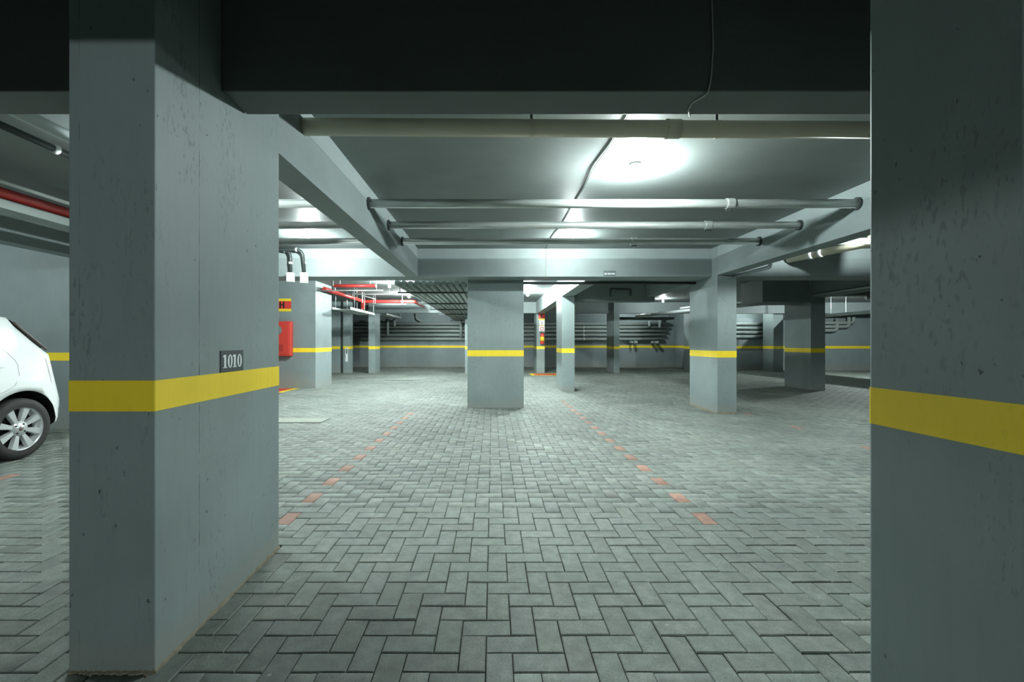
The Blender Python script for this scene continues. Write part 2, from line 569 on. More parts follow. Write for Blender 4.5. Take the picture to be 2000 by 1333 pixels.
def wall(name, x0, x1, y0, y1, label, sides='front', z1=CEIL):
    w = struct(box(name, x0, x1, y0, y1, -0.01, z1, 'wall'), label)
    boxes = []
    if 'front' in sides: boxes.append((x0, x1, y0 - 0.002, y0 + 0.004))
    if 'right' in sides: boxes.append((x1 - 0.004, x1 + 0.002, y0 - 0.002, y1))
    if 'left' in sides: boxes.append((x0 - 0.002, x0 + 0.004, y0 - 0.002, y1))
    for b in boxes:
        box('yellow_stripe', *b, STR0, STR1, 'yellow', w)
    return w

wall('wall_back', -9, 8.95, 21.8, 22.1, 'long grey back wall with a yellow stripe and stacked pipes')
wall('wall_back_right', 9.25, 20, 19.0, 19.3, 'grey back wall with yellow stripe beyond the far columns')
wall('wall_side_right', 8.95, 9.25, 19.0, 22.1, 'short grey return wall at the far corner', 'left')
wall('wall_left', -12.7, -4.75, 6.1, 6.4, 'grey wall with yellow stripe behind the white car', 'front')
core = wall('wall_left_middle', -12.7, -4.59, 11.55, 12.7, 'pale grey wall block carrying the red hydrant cabinet', 'front right')
wall('wall_left_far', -12.7, -5.95, 17.4, 17.7, 'grey recessed wall beyond the hydrant wall', 'front')
struct(box('wall_left_side', -13, -12.7, -10, 22.5, -0.01, CEIL, 'wall'), 'grey side wall')
struct(box('wall_right', 19.7, 20, -10, 22.5, -0.01, CEIL, 'wall'), 'grey side wall far away')
struct(box('wall_behind', -13, 20, -10.2, -10, -0.01, CEIL, 'wall'), 'grey wall behind the viewer')

# ------------------------------------------------------------------ columns
def column(pts, label, mat='paint', top=CEIL, bev=0.006, stripe=True):
    e = empty('column', label, 'column', (0, 0, 0))
    cx = sum(p[0] for p in pts) / len(pts); cy = sum(p[1] for p in pts) / len(pts)
    e.location = (cx, cy, 0)
    loc = [(x - cx, y - cy) for x, y in pts]
    prism('shaft', loc, -0.01, top, mat, e, bev)
    if stripe:
        prism('yellow_stripe', grow(loc, 0.0015), STR0, STR1, 'yellow', e, bev)
    return e

def rect(x0, x1, y0, y1):
    return [(x0, y0), (x1, y0), (x1, y1), (x0, y1)]

colA = column(pil_A, 'thick near pillar carrying the dark number plate', 'paint_near', bev=0.005)
colB = column(pil_B, 'near pillar at the frame edge with a wide dark side face', 'paint_near', bev=0.008)
colC = column(rect(-0.457, 0.566, 8.08, 8.42), 'wide brightly lit column standing in the middle')
colD = column(rect(1.68, 1.99, 10.80, 11.72), 'slim column just beside the wide middle column')
colE = column(rect(3.74, 4.06, 7.41, 8.45), 'column below the beam where the galvanised pipes end')
colF = column(rect(7.93, 8.29, 11.1, 12.1), 'dim column under the boxy concrete capital')
colG = column(rect(4.74, 4.96, 17.4, 18.5), 'thin far column casting a shadow on the stacked wall pipes')
colH = column(rect(7.90, 8.22, 17.6, 18.4), 'far column mostly hidden behind the column under the pipes')
colI = column(rect(11.35, 11.75, 18.0, 18.7), 'far column hugging the back wall beside the capped column')
colJ = column(rect(-5.82, -5.56, 17.35, 17.72), 'far column bearing the narrow white plate')
colK = column(rect(-4.82, -4.57, 17.3, 18.1), 'far column below the end of the red pipe')
colS = column(rect(1.72, 2.04, 17.4, 18.4), 'far column with the extinguisher signs')
colN = column(rect(-1.06, -0.70, 17.1, 17.5), 'far column hidden behind the wide middle column')

# mortar seam around the foot of the near pillar
def fillet(name, p, q, parent, w=0.02, h=0.028, seg=40):
    d = Vector((q[0] - p[0], q[1] - p[1], 0)); L = d.length; d.normalize()
    nrm = Vector((d.y, -d.x, 0))
    vs, fs = [], []
    for i in range(seg + 1):
        t = i / seg
        b = Vector((p[0], p[1], 0)) + d * L * t
        ww = w * random.uniform(0.45, 1.3); hh = h * random.uniform(0.5, 1.3)
        vs += [b - nrm * 0.01 + Vector((0, 0, -0.012)), b + nrm * ww + Vector((0, 0, -0.012)), b + nrm * ww * 0.75 + Vector((0, 0, hh * 0.4)), b - nrm * 0.01 + Vector((0, 0, hh))]
    for i in range(seg):
        for k in range(4):
            a = i * 4 + k; b2 = i * 4 + (k + 1) % 4
            fs.append((a, b2, b2 + 4, a + 4))
    fs.append((3, 2, 1, 0)); n = seg * 4; fs.append((n, n + 1, n + 2, n + 3))
    o = raw(name, [v - Vector(parent.location) for v in vs], fs, 'mortar', parent)
    o['label'] = 'crumbly tan mortar at the foot'
    return o
fillet('mortar_seam', pil_A[0], pil_A[1], colA, 0.014, 0.014)
fillet('mortar_seam', pil_A[1], pil_A[2], colA, 0.012, 0.018)
fillet('mortar_seam', (3.74, 8.45), (3.74, 7.41), colE, 0.02, 0.03)
fillet('mortar_seam', (3.74, 7.41), (4.06, 7.41), colE, 0.02, 0.04)

# ------------------------------------------------------------------ beams
def beam(x0, x1, y0, y1, label, z0=SOF, z1=CEIL, mat='beam', edge=False):
    e = empty('beam', label, 'beam', ((x0 + x1) / 2, (y0 + y1) / 2, z0))
    lx, ly = (x1 - x0) / 2, (y1 - y0) / 2
    if edge:
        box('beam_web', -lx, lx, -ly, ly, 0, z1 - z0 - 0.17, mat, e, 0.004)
        box('upper_band', -lx, lx, -ly, ly, z1 - z0 - 0.17, z1 - z0, 'upper_band', e, 0.003)
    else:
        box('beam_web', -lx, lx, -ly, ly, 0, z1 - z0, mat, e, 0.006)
    return e

beam(-12.7, -1.516, 2.0, 2.205, 'dark near cross beam over the car bay', mat='beam_shaded')
beam(-1.215, 6.0, 2.0, 2.205, 'wide dark near cross beam spanning between both near pillars', mat='beam_shaded')
beam(-1.482, -1.272, 2.57, 7.6, 'long beam running away from the thick near pillar', edge=True)
beam(3.74, 3.97, 2.205, 7.41, 'long beam where the galvanised pipes end, running to a column', edge=True)
beam(3.74, 3.97, 8.45, 10.9, 'dim continuation beam beyond the column at the pipes')
beam(-12.7, 3.74, 7.6, 8.08, 'bright cross beam with the small grey sign', edge=True)
beam(4.06, 19.7, 7.6, 8.08, 'pale cross beam seen behind the near pillar edge', edge=True)
beam(1.68, 1.97, 8.08, 10.8, 'short beam from the signed cross beam to the slim column')
beam(1.70, 1.97, 11.72, 17.4, 'brightly lit beam above the extinguisher column')
beam(1.99, 3.97, 10.9, 11.2, 'dark deep beam beside the slim column', 2.19)
beam(7.97, 8.29, 8.08, 11.1, 'beam running from the capped column towards the viewer')
beam(6.76, 7.925, 11.15, 12.1, 'boxy concrete drop block beside the dim column', 2.20)
beam(-4.57, -1.06, 17.45, 17.7, 'far cross beam under the glaring bulbs', 2.35)
beam(-0.70, 1.72, 17.55, 17.8, 'far cross beam behind the wide middle column', 2.35)
beam(2.04, 4.74, 17.55, 17.8, 'far dim cross beam between the extinguisher column and the thin column', 2.35)
beam(4.96, 7.90, 17.65, 17.9, 'far pale cross beam beyond the thin column', 2.35)
beam(-5.63, -5.42, 2.205, 6.1, 'side beam above the white car')
beam(8.29, 19.7, 11.2, 11.5, 'far cross beam to the outer side of the capped column', 2.37)
beam(-12.7, 16, -3.3, -3.0, 'cross beam behind the viewer', 2.315)
beam(8.22, 19.7, 17.75, 18.0, 'far cross beam over the back lane', 2.35)

# ------------------------------------------------------------------ lamps
def bulb_profile(r):
    pr = []
    for i in range(7):
        a = math.pi * i / 6
        rr = r * math.sin(a); h = -r * math.cos(a)
        pr.append((max(rr, 0.0004), h))
    return pr
for k, (x, y, z, p, lab) in enumerate(LAMPS):
    e = empty('ceiling_lamp', lab, 'lamp', (x, y, CEIL))
    zb = z - CEIL
    lathe('lamp_holder', [(0.001, 0), (0.052, 0), (0.052, -0.016), (0.03, -0.026), (0.022, zb + 0.042), (0.001, zb + 0.042)], 'Z', (0, 0, 0), 'porcelain', e, 20)
    mat = M['bulb']
    rb = 0.034 if y > 0 else 0.012
    p = p * (0.034 / rb) ** 2
    if p != 1.0:
        mat = emit('bulb_glow', LAMP_COL, LAMP_STRENGTH * p)
    lathe('bulb', bulb_profile(rb), 'Z', (0, 0, zb), mat, e, 10)

# ------------------------------------------------------------------ pipes under the near ceiling
def coupling(parent, x, y, z, r, mat='galv', axis='X'):
    w = 0.042
    prof = [(r * 0.98, -w), (r * 1.16, -w), (r * 1.22, -w * 0.8), (r * 1.22, w * 0.8), (r * 1.16, w), (r * 0.98, w)]
    c = lathe('coupling', prof, axis, (x, y, z), mat, parent, 20, False)
    for i in range(4):
        bx = x - w * 0.75 + i * w * 0.5
        if axis == 'X':
            box('bolt', bx - 0.006, bx + 0.006, y - 0.006, y + 0.006, z - r * 1.22 - 0.022, z - r * 1.15, 'dark_steel', c)
    return c

GP = [(4.56, 0.045, 2.605, 2.43, 'galvanised pipe nearest to the viewer, first of three under the ceiling'),
      (5.42, 0.043, 2.612, 2.62, 'galvanised pipe between the two others under the ceiling'),
      (6.24, 0.045, 2.603, 1.98, 'galvanised pipe closest to the signed cross beam, last of three')]
for (y, r, z, xc, lab) in GP:
    e = empty('water_pipe', lab, 'pipe', (0, y, z), 'three galvanised pipes under the ceiling')
    tube('pipe_run', [(-3.25, 0, 0), (8.0, 0, 0)], r, 'galv', e, 20)
    coupling(e, xc, 0, 0, r)
    for xx in (-1.262, 3.73):
        lathe('collar', [(r, -0.012), (r + 0.02, -0.012), (r + 0.02, 0.012), (r, 0.012)], 'X', (xx, 0, 0), 'dark_steel', e, 20, False)

e = empty('drain_pipe', 'thick beige plastic pipe just behind the dark near beam', 'pipe', (0, 3.0, 2.63))
tube('pipe_run', [(-1.272, 0, 0.006), (3.74, 0, -0.026)], 0.056, 'beige', e, 24)
lathe('coupling', [(0.055, -0.05), (0.064, -0.05), (0.0645, -0.042), (0.0615, -0.03), (0.0615, 0.045), (0.055, 0.045)], 'X', (1.215, 0, -0.01), 'beige', e, 24)
for xx, zz in ((0.262, -0.004), (1.51, -0.012)):
    box('hanger_strap', xx - 0.008, xx + 0.008, -0.003, 0.003, 0.05 + zz, 0.16, 'dark_steel', e)
    lathe('hanger_ring', [(0.0565, -0.009), (0.0585, -0.009), (0.0585, 0.009), (0.0565, 0.009)], 'X', (xx, 0, zz), 'beige', e, 24, False)

# cables
cab = [(0.958, 2.21, CEIL - 0.006), (0.957, 3.17, CEIL - 0.006), (0.952, 3.64, CEIL - 0.006), (0.925, 4.05, CEIL - 0.007), (0.948, 4.6, CEIL - 0.006), (0.935, 5.19, CEIL - 0.006),
       (0.94, 6.09, CEIL - 0.006), (0.90, 6.7, CEIL - 0.006), (0.915, 7.585, CEIL - 0.006)]
o = tube('electric_cable', cab, 0.0042, 'cable_grey', None, 8); tag(o, 'thin grey cable running along the ceiling past the bulb', 'cable')
o = tube('electric_cable', [(0.915, 7.592, CEIL - 0.01), (0.918, 7.593, 2.55), (0.912, 7.593, SOF - 0.01)], 0.006, 'cable_white', None, 8)
tag(o, 'thin pale cable dropping down the bright cross beam', 'cable')
def pxp(x, y, d): return ((x - VX) * d / F, d, H - (y - HY) * d / F)
pts = [pxp(1389, -40, 1.992), pxp(1391, 20, 1.992), pxp(1393, 90, 1.992), pxp(1390, 140, 1.992), pxp(1387, 165, 1.992), pxp(1383, 181, 1.993),
       (0.962, 2.03, SOF - 0.006), (0.935, 2.09, SOF - 0.006), (0.945, 2.15, SOF - 0.006), (0.978, 2.21, SOF - 0.004), (0.958, 2.212, 2.5), (0.958, 2.214, CEIL - 0.006)]
o = tube('electric_cable', pts, 0.0028, 'cable_white', None, 6); tag(o, 'thin loose cable hanging across the dark near beam', 'cable')

# ------------------------------------------------------------------ left bay services above the car
e = tag(tube('conduit_pipe', [(-3.12, 2.21, 2.70), (-3.12, 6.09, 2.70)], 0.045, 'tray', None, 14), 'upper pale pipe above the car bay', 'pipe')
e = empty('conduit_pipe', 'lower black pipe with white clip above the car bay', 'pipe', (-3.34, 2.21, 2.66))
tube('pipe_run', [(0, 0, 0), (0, 3.88, 0)], 0.026, 'dark_steel', e)
lathe('white_clip', [(0.026, -0.02), (0.034, -0.02), (0.034, 0.02), (0.026, 0.02)], 'Y', (0, 1.19, 0), 'white_plastic', e, 14)
tag(tube('sprinkler_pipe', [(-4.56, 2.21, 2.575), (-4.56, 6.09, 2.575)], 0.052, 'red_pipe', None, 16), 'red pipe crossing above the white car', 'pipe')
tag(tube('conduit_pipe', [(-4.50, 2.21, 2.66), (-4.50, 6.09, 2.66)], 0.02, 'white_plastic', None, 12), 'slim pale conduit on top of the red pipe above the car', 'pipe')
e = empty('cable_tray', 'grey channel tray below the red pipe above the car', 'tray', (-4.60, 2.21, 2.42))
box('tray_bottom', -0.1, 0.1, 0, 3.88, 0, 0.008, 'pvc_grey', e)
box('tray_side', 0.092, 0.1, 0, 3.88, 0.008, 0.075, 'pvc_grey', e)
box('tray_side', -0.1, -0.092, 0, 3.88, 0.008, 0.075, 'pvc_grey', e)
for yy in (1.2, 2.6):
    box('hanger_foot', 0.1, 0.165, yy - 0.01, yy + 0.01, 0.0, 0.01, 'tray', e)
    tube('hanger_rod', [(0.16, yy, 0), (0.16, yy, 0.37)], 0.006, 'tray', e, 8)

# conduits with boxes on the cross beam
for k, (xx, z1) in enumerate(((-3.415, 2.335), (-3.185, 2.30))):
    e = empty('conduit_drop', ['dark conduit with white box, nearer the thick pillar', 'dark conduit with white box, second from the thick pillar'][k], 'conduit', (xx, 7.54, 2.76), 'conduits with white boxes')
    d = 0.0 if k == 0 else 0.06
    tube('conduit', bend([(-0.9 - 0.23 * k, -0.02 - d, -0.02), (0, -0.02 - d, -0.02), (0, 0, -0.40)], 0.12, 6), 0.026, 'dark_steel', e)
    lathe('clamp', [(0.026, -0.018), (0.034, -0.018), (0.034, 0.018), (0.026, 0.018)], 'Z', (0, -0.01, -0.23), 'white_plastic', e, 14)
    lathe('clamp', [(0.026, -0.014), (0.033, -0.014), (0.033, 0.014), (0.026, 0.014)], 'X', (-0.1, -0.02 - d, -0.02), 'white_plastic', e, 14)
    box('junction_box', -0.055, 0.055, -0.05, 0.03, -0.55 - 0.02 * k, -0.395, 'white_plastic', e, 0.006)

# sign on the cross beam
e = empty('beam_sign', 'small grey sign with a line of white lettering on the bright cross beam', 'sign', (1.996, 7.594, 2.357))
box('plate', -0.103, 0.103, -0.004, 0.006, -0.055, 0.053, 'plate_grey', e)
gl = []
x = -0.09
random.seed(3)
for w_, g_ in ((0.010, .004), (0.012, .004), (0.012, .014), (0.011, .004), (0.012, .004), (0.012, .004), (0.008, .012), (0.011, .004), (0.012, .004), (0.009, .004), (0.012, 0)):
    gl.append((x, x + w_, -0.0052, -0.0042, -0.012, 0.012)); x += w_ + g_
box('lettering', *gl[0], 'white', e, boxes=gl[1:])

# ------------------------------------------------------------------ number plate 1010 on the near pillar
p0, p1 = Vector((pil_A[1][0], pil_A[1][1], 0)), Vector((pil_A[2][0], pil_A[2][1], 0))
dirA = (p1 - p0).normalized(); nrmA = Vector((dirA.y, -dirA.x, 0))
plate = empty('number_plate', 'small dark plate reading 1010 above the yellow stripe', 'sign')
base = p0 + dirA * ((2.082 - 1.59) / dirA.y)
plate.matrix_world = Matrix(((dirA.x, 0, nrmA.x, base.x), (dirA.y, 0, nrmA.y, base.y), (0, 1, 0, 1.0955), (0, 0, 0, 1)))
# local: x along the face (away from the viewer), y up, z out of the face
box('plate', -0.094, 0.094, -0.049, 0.049, 0.0, 0.004, 'plate', plate)
def glyph(name, polys, z, t, mat, parent):
    vs, fs = [], []
    for ring in polys:
        n = len(ring); b0 = len(vs)
        vs += [(x, y, z) for x, y in ring] + [(x, y, z + t) for x, y in ring]
        fs.append(tuple(b0 + n + i for i in range(n)))
        for i in range(n):
            j = (i + 1) % n
            fs.append((b0 + i, b0 + j, b0 + n + j, b0 + n + i))
    return raw(name, vs, fs, mat, parent)
def one(cx, h=0.03):
    w = 0.0075
    return [[(cx - w, -h), (cx + w, -h), (cx + w, h), (cx - w, h)], [(cx - 0.016, -h), (cx + 0.016, -h), (cx + 0.016, -h + 0.004), (cx - 0.016, -h + 0.004)],
            [(cx - 0.017, h * 0.62), (cx - w, h * 0.72), (cx - w, h), (cx - 0.017, h * 0.78)]]
def zero(cx, h=0.031, n=24):
    out = []
    for i in range(n):
        a, b = 2 * math.pi * i / n, 2 * math.pi * (i + 1) / n
        o_ = lambda q: (cx + 0.0195 * math.cos(q), h * math.sin(q))
        i_ = lambda q: (cx + 0.0072 * math.cos(q), (h - 0.0045) * math.sin(q))
        out.append([i_(a), o_(a), o_(b), i_(b)])
    return out
for cx, f in ((-0.062, one), (-0.021, zero), (0.018, one), (0.059, zero)):
    glyph('digit', f(cx), 0.0042, 0.0008, 'white', plate)

# ------------------------------------------------------------------ hydrant wall
e = empty('hydrant_sign', 'red sign with yellow bars and the letter H', 'sign', (-5.39, 11.548, 2.16))
box('panel', -0.17, 0.17, -0.012, 0, -0.10, 0.10, 'red_sign', e)
box('yellow_bar', -0.17, 0.17, -0.013, 0, 0.10, 0.165, 'yellow_sign', e)
box('yellow_bar', -0.17, 0.17, -0.013, 0, -0.165, -0.10, 'yellow_sign', e)
box('letter', -0.125, -0.09, -0.015, -0.012, -0.09, 0.09, 'black', e, boxes=[(-0.035, 0.0, -0.015, -0.012, -0.09, 0.09), (-0.09, -0.035, -0.015, -0.012, -0.016, 0.016)])
e = empty('hydrant_cabinet', 'red fire hose cabinet on the pale wall block', 'cabinet', (-5.50, 11.55, 0.84))
box('body', -0.33, 0.33, -0.17, 0, 0, 0.89, 'red_box', e, 0.008)
dr = box('door', -0.30, 0.30, -0.185, -0.17, 0.035, 0.855, 'red_box', e, 0.004)
lathe('glass_pane', [(0.001, 0.0), (0.12, 0.0), (0.125, 0.006), (0.001, 0.006)], 'Y', (0.0, -0.192, 0.66), 'plate_grey', dr, 28)
sl = [(0.02 + 0.03 * i, 0.028 + 0.03 * i, -0.187, -0.185, 0.12, 0.30) for i in range(5)]
box('vent_slots', *sl[0], 'black', dr, boxes=sl[1:])
e = empty('floor_marking', 'red square with yellow border painted before the hydrant cabinet', 'marking', (-5.55, 11.05, 0.004))
box('red_field', -0.48, 0.44, -0.42, 0.42, 0, 0.002, 'red_sign', e)
box('yellow_border', 0.44, 0.56, -0.52, 0.48, 0, 0.0025, 'yellow_sign', e, boxes=[(-0.6, 0.44, -0.52, -0.42, 0, 0.0025), (-0.6, 0.44, 0.42, 0.48, 0, 0.0025), (-0.6, -0.48, -0.42, 0.42, 0, 0.0025)])
e = empty('floor_marking', 'red patch with pale yellow border painted before the extinguisher column', 'marking', (2.0, 16.55, 0.004))
box('red_field', -0.45, 0.5, -0.35, 0.35, 0, 0.002, 'red_sign', e)
box('yellow_border', -0.6, -0.45, -0.5, 0.5, 0, 0.0025, 'yellow_sign', e, boxes=[(-0.45, 0.5, -0.5, -0.35, 0, 0.0025), (-0.45, 0.5, 0.35, 0.5, 0, 0.0025), (0.5, 0.65, -0.5, 0.5, 0, 0.0025)])

# extinguisher column signs (front face y = 17.4)
fx = 1.93
e = empty('extinguisher_sign', 'red sign with yellow bars and the letter E on a far column', 'sign', (fx, 17.398, 2.22))
box('panel', -0.13, 0.11, -0.01, 0, -0.10, 0.10, 'red_sign', e)
box('yellow_bar', -0.13, 0.11, -0.011, 0, 0.10, 0.15, 'yellow_sign', e)
box('yellow_bar', -0.13, 0.11, -0.011, 0, -0.15, -0.10, 'yellow_sign', e)
box('letter', -0.05, -0.01, -0.014, -0.01, -0.085, 0.085, 'black', e, boxes=[(-0.01, 0.06, -0.014, -0.01, 0.055, 0.085), (-0.01, 0.05, -0.014, -0.01, -0.015, 0.015), (-0.01, 0.06, -0.014, -0.01, -0.085, -0.055)])
e = empty('arrow_plate', 'white plate with a brown upright bar below the E sign', 'sign', (fx, 17.398, 1.965))
box('panel', -0.10, 0.10, -0.008, 0, -0.095, 0.095, 'white', e)
box('printed_bar', -0.018, 0.018, -0.0095, -0.008, -0.08, 0.06, 'trim_grey', e)
e = empty('pictogram_sign', 'yellow and white sign with a red ring above the extinguisher', 'sign', (fx, 17.398, 1.75))
box('panel', -0.11, 0.10, -0.008, 0, -0.11, 0.11, 'white', e)
box('yellow_edge', -0.11, 0.10, -0.009, 0, 0.085, 0.11, 'yellow_sign', e)
lathe('red_ring', [(0.05, -0.010), (0.075, -0.010), (0.075, -0.008), (0.05, -0.008)], 'Y', (0, 0, -0.02), 'red_sign', e, 20)
e = empty('fire_extinguisher', 'small red extinguisher with yellow label hung on a far column', 'extinguisher', (fx, 17.30, 1.13))
lathe('cylinder', [(0.001, 0), (0.07, 0), (0.08, 0.02), (0.08, 0.36), (0.06, 0.41), (0.025, 0.43), (0.001, 0.43)], 'Z', (0, 0, 0), 'red_box', e, 18)
lathe('label_band', [(0.0805, 0.12), (0.0815, 0.12), (0.0815, 0.28), (0.0805, 0.28)], 'Z', (0, 0, 0), 'yellow_sign', e, 18)
box('valve_handle', -0.09, 0.03, -0.012, 0.012, 0.43, 0.47, 'black', e)
tube('hose', bend([(0.03, 0, 0.44), (0.12, 0, 0.40), (0.11, 0, 0.18)], 0.06), 0.012, 'black', e, 8)

# narrow white plate on the far column
e = empty('column_plate', 'narrow white plate with a dark slot on a far column', 'sign', (-5.68, 17.348, 0.72))
box('panel', -0.045, 0.045, -0.006, 0, -0.27, 0.27, 'white', e)
box('dark_slot', -0.02, 0.02, -0.0075, -0.006, 0.04, 0.23, 'plate', e)

# ------------------------------------------------------------------ far ceiling services
NP = 11
xs = np.linspace(-1.74, -0.53, NP)
ORD = ['tenth', 'ninth', 'eighth', 'seventh', 'sixth', 'fifth', 'fourth', 'third', 'second', 'first']
for k in range(NP):
    lab = ('outermost of the dense parallel drain pipes, farthest from the wide column' if k == 0 else
           'grey drain pipe in the dense parallel row, ' + ORD[k - 1] + ' counted from the wide column')
    x = float(xs[k]); L = 8.95 if -1.17 < x < -0.6 else 12.9
    e = empty('drain_pipe', lab, 'pipe', (x, 8.12, 2.275 - 0.008 * (k % 3)), 'parallel drain pipes under the far ceiling')
    tube('pipe_run', [(0, 0, 0), (0, L, 0)], 0.053, 'pvc_grey', e, 12)
    for yy in (1.1 + 0.35 * (k % 3), 6.2 + 0.4 * (k % 2)):
        lathe('coupling', [(0.053, -0.05), (0.059, -0.05), (0.059, 0.05), (0.053, 0.05)], 'Y', (0, yy, 0), 'pvc_grey', e, 12)
for k, yy in enumerate((8.9, 11.4, 13.4, 15.6, 20.0)):
    e = empty('pipe_support', ['first', 'second', 'third', 'fourth', 'last'][k] + ' cross rail carrying the parallel drain pipes, counted from the viewer', 'rail', (-1.13, yy, 2.185))
    box('rail', -0.76, 0.70, -0.02, 0.02, -0.02, 0.014, 'dark_steel', e)
    for xx in (-0.72, 0.675):
        tube('hanger_rod', [(xx, 0, 0), (xx, 0, CEIL - 2.185)], 0.008, 'dark_steel', e, 6)

# red sprinkler lines
e = empty('sprinkler_pipe', 'straight red pipe just behind the bright cross beam, near the bulbs', 'pipe', (-3.95, 11.1, 2.60))
tube('pipe_run', [(0, 0, 0), (1.05, 0, 0)], 0.04, 'red_pipe', e, 12)
for xx in (0.15, 0.9):
    tube('hanger_rod', [(xx, 0, 0.03), (xx, 0, CEIL - 2.60)], 0.008, 'tray', e, 6)
e = empty('sprinkler_pipe', 'long red pipe bending round above the far tray towards the drain pipes', 'pipe', (-4.42, 12.7, 2.60))
tube('pipe_run', bend([(0, -1.0, 0), (0, 2.6, 0), (1.72, 2.6, 0), (1.72, 4.6, 0)], 0.1), 0.055, 'red_pipe', e, 14)
for yy in (-0.2, 1.4):
    tube('hanger_rod', [(0.0, yy, 0), (0.0, yy, 0.19)], 0.008, 'tray', e, 6)
for k, (p, q, lab) in enumerate((((-4.5, 11.4, 2.52), (-2.8, 11.4, 2.52), 'slim pale conduit just below the straight red pipe'),
                                 ((-4.3, 15.0, 2.48), (-2.9, 15.0, 2.50), 'slim pale conduit under the bend of the long red pipe'),
                                 ((-4.4, 13.2, 2.62), (-2.9, 13.2, 2.62), 'slim pale conduit between the two glaring bulbs'))):
    e = empty('conduit_pipe', lab, 'conduit', p)
    L = q[0] - p[0]
    tube('pipe_run', [(0, 0, 0), (L, 0, 0)], 0.016, 'tray', e, 8)
    tube('hanger_rod', [(L * 0.25, 0, 0), (L * 0.25, 0, CEIL - p[2])], 0.008, 'tray', e, 6)
    tube('hanger_rod', [(L * 0.9, 0, 0), (L * 0.9, 0, CEIL - p[2])], 0.008, 'tray', e, 6)
e = empty('alarm_unit', 'white pipe drop with a small pink box beside the long red pipe', 'alarm', (-4.15, 14.2, 2.55))
tube('drop_pipe', [(0, 0, 0.24), (0, 0, -0.36)], 0.018, 'white_plastic', e, 8)
tube('arm', [(0, 0, 0.14), (0.42, 0, 0.02)], 0.014, 'white_plastic', e, 8)
box('red_box', -0.03, 0.06, -0.04, 0.02, -0.3, -0.1, 'red_box', e, 0.005)

def tray(x0, x1, y0, y1, z, label, rods=True):
    e = empty('cable_tray', label, 'tray', ((x0 + x1) / 2, y0, z))
    w, L = (x1 - x0) / 2, y1 - y0
    box('tray_bottom', -w, w, 0, L, 0, 0.01, 'tray', e)
    box('tray_side', w - 0.012, w, 0, L, 0.01, 0.07, 'tray', e)
    box('tray_side', -w, -w + 0.012, 0, L, 0.01, 0.07, 'tray', e)
    n = 3
    for i in range(n):
        yy = L * (0.12 + 0.4 * i)
        for s in (-1, 1):
            tube('hanger_rod', [(s * (w + 0.012), yy, 0.0), (s * (w + 0.012), yy, CEIL - z)], 0.009, 'tray', e, 6)
    return e
tray(-4.58, -4.05, 12.72, 15.3, 2.13, 'pale cable tray hung beside the pale wall block')
tray(-4.75, -4.35, 18.3, 21.3, 2.33, 'far cable tray behind the thin column at the back')

# thin pipe below the signed beam, towards the column
tag(tube('conduit_pipe', [(0.57, 8.2, 2.28), (3.735, 8.2, 2.28)], 0.026, 'dark_steel', None, 10), 'dark thin pipe just behind the bright cross beam', 'pipe')
e = tag(tube('conduit_pipe', bend([(4.0, 7.40, 2.275), (4.0, 6.4, 2.275), (4.0, 6.4, 2.78)], 0.07), 0.028, 'conduit', None, 10), 'conduit tucked under the beam beside the column', 'pipe')
e = empty('drain_pipe', 'brightly lit thick pipe meeting the pale cross beam', 'pipe', (5.03, 7.58, 2.60))
tube('pipe_run', bend([(0, 0, 0), (0.44, -1.17, 0.03), (0.44, -1.17, 0.165)], 0.08), 0.06, 'beige', e, 18)
for t in (0.18, 0.25):
    c = Vector((0.75 * t, -2.0 * t, 0.05 * t)); d = Vector((0.75, -2.0, 0.05)).normalized() * 0.03
    tube('ring', [c - d, c + d], 0.07, 'white_plastic', e, 18)

# frame on the dark beam
e = empty('conduit_loop', 'small dark rectangular loop of conduit on the dark deep beam', 'conduit', (2.93, 10.882, 2.33))
tube('frame_pipe', bend([(-0.05, 0, -0.02), (-0.05, 0, 0.17), (0.44, 0, 0.15), (0.44, 0, 0.0)], 0.03), 0.018, 'dark_steel', e, 8)

# right-hand far services
e = empty('drain_pipe', 'pale thick pipe sloping before the far wall pipes', 'pipe', (6.15, 19.0, 2.33))
tube('pipe_run', [(0, 0, -0.02), (1.0, -3.1, 0.02), (2.2, -6.2, 0.05)], 0.07, 'tray', e, 14)
for t in (0.03, 0.98):
    tube('hanger_rod', [(t, -3.1 * t, 0), (t, -3.1 * t, 0.42)], 0.012, 'white_plastic', e, 8)
tube('hanger_rod', [(1.1, -3.2, 0), (1.1, -3.2, 0.42)], 0.022, 'white_plastic', e, 8)
e = empty('cable_tray', 'dark tray hanging under the pale sloping pipe', 'tray', (6.0, 20.0, 2.20))
box('tray_bottom', -0.5, 1.9, -0.6, 0.1, 0, 0.03, 'dark_steel', e)
box('tray_side', -0.5, 1.9, -0.62, -0.6, 0, 0.1, 'dark_steel', e)
for xx in (-0.4, 0.7, 1.8):
    tube('hanger_rod', [(xx, -0.3, 0.03), (xx, -0.3, CEIL - 2.20)], 0.009, 'dark_steel', e, 6)
tag(tube('conduit_pipe', [(7.0, 16.6, 2.47), (8.2, 14.6, 2.58)], 0.03, 'white_plastic', None, 10), 'short white pipe rising beside the pale sloping pipe', 'pipe')

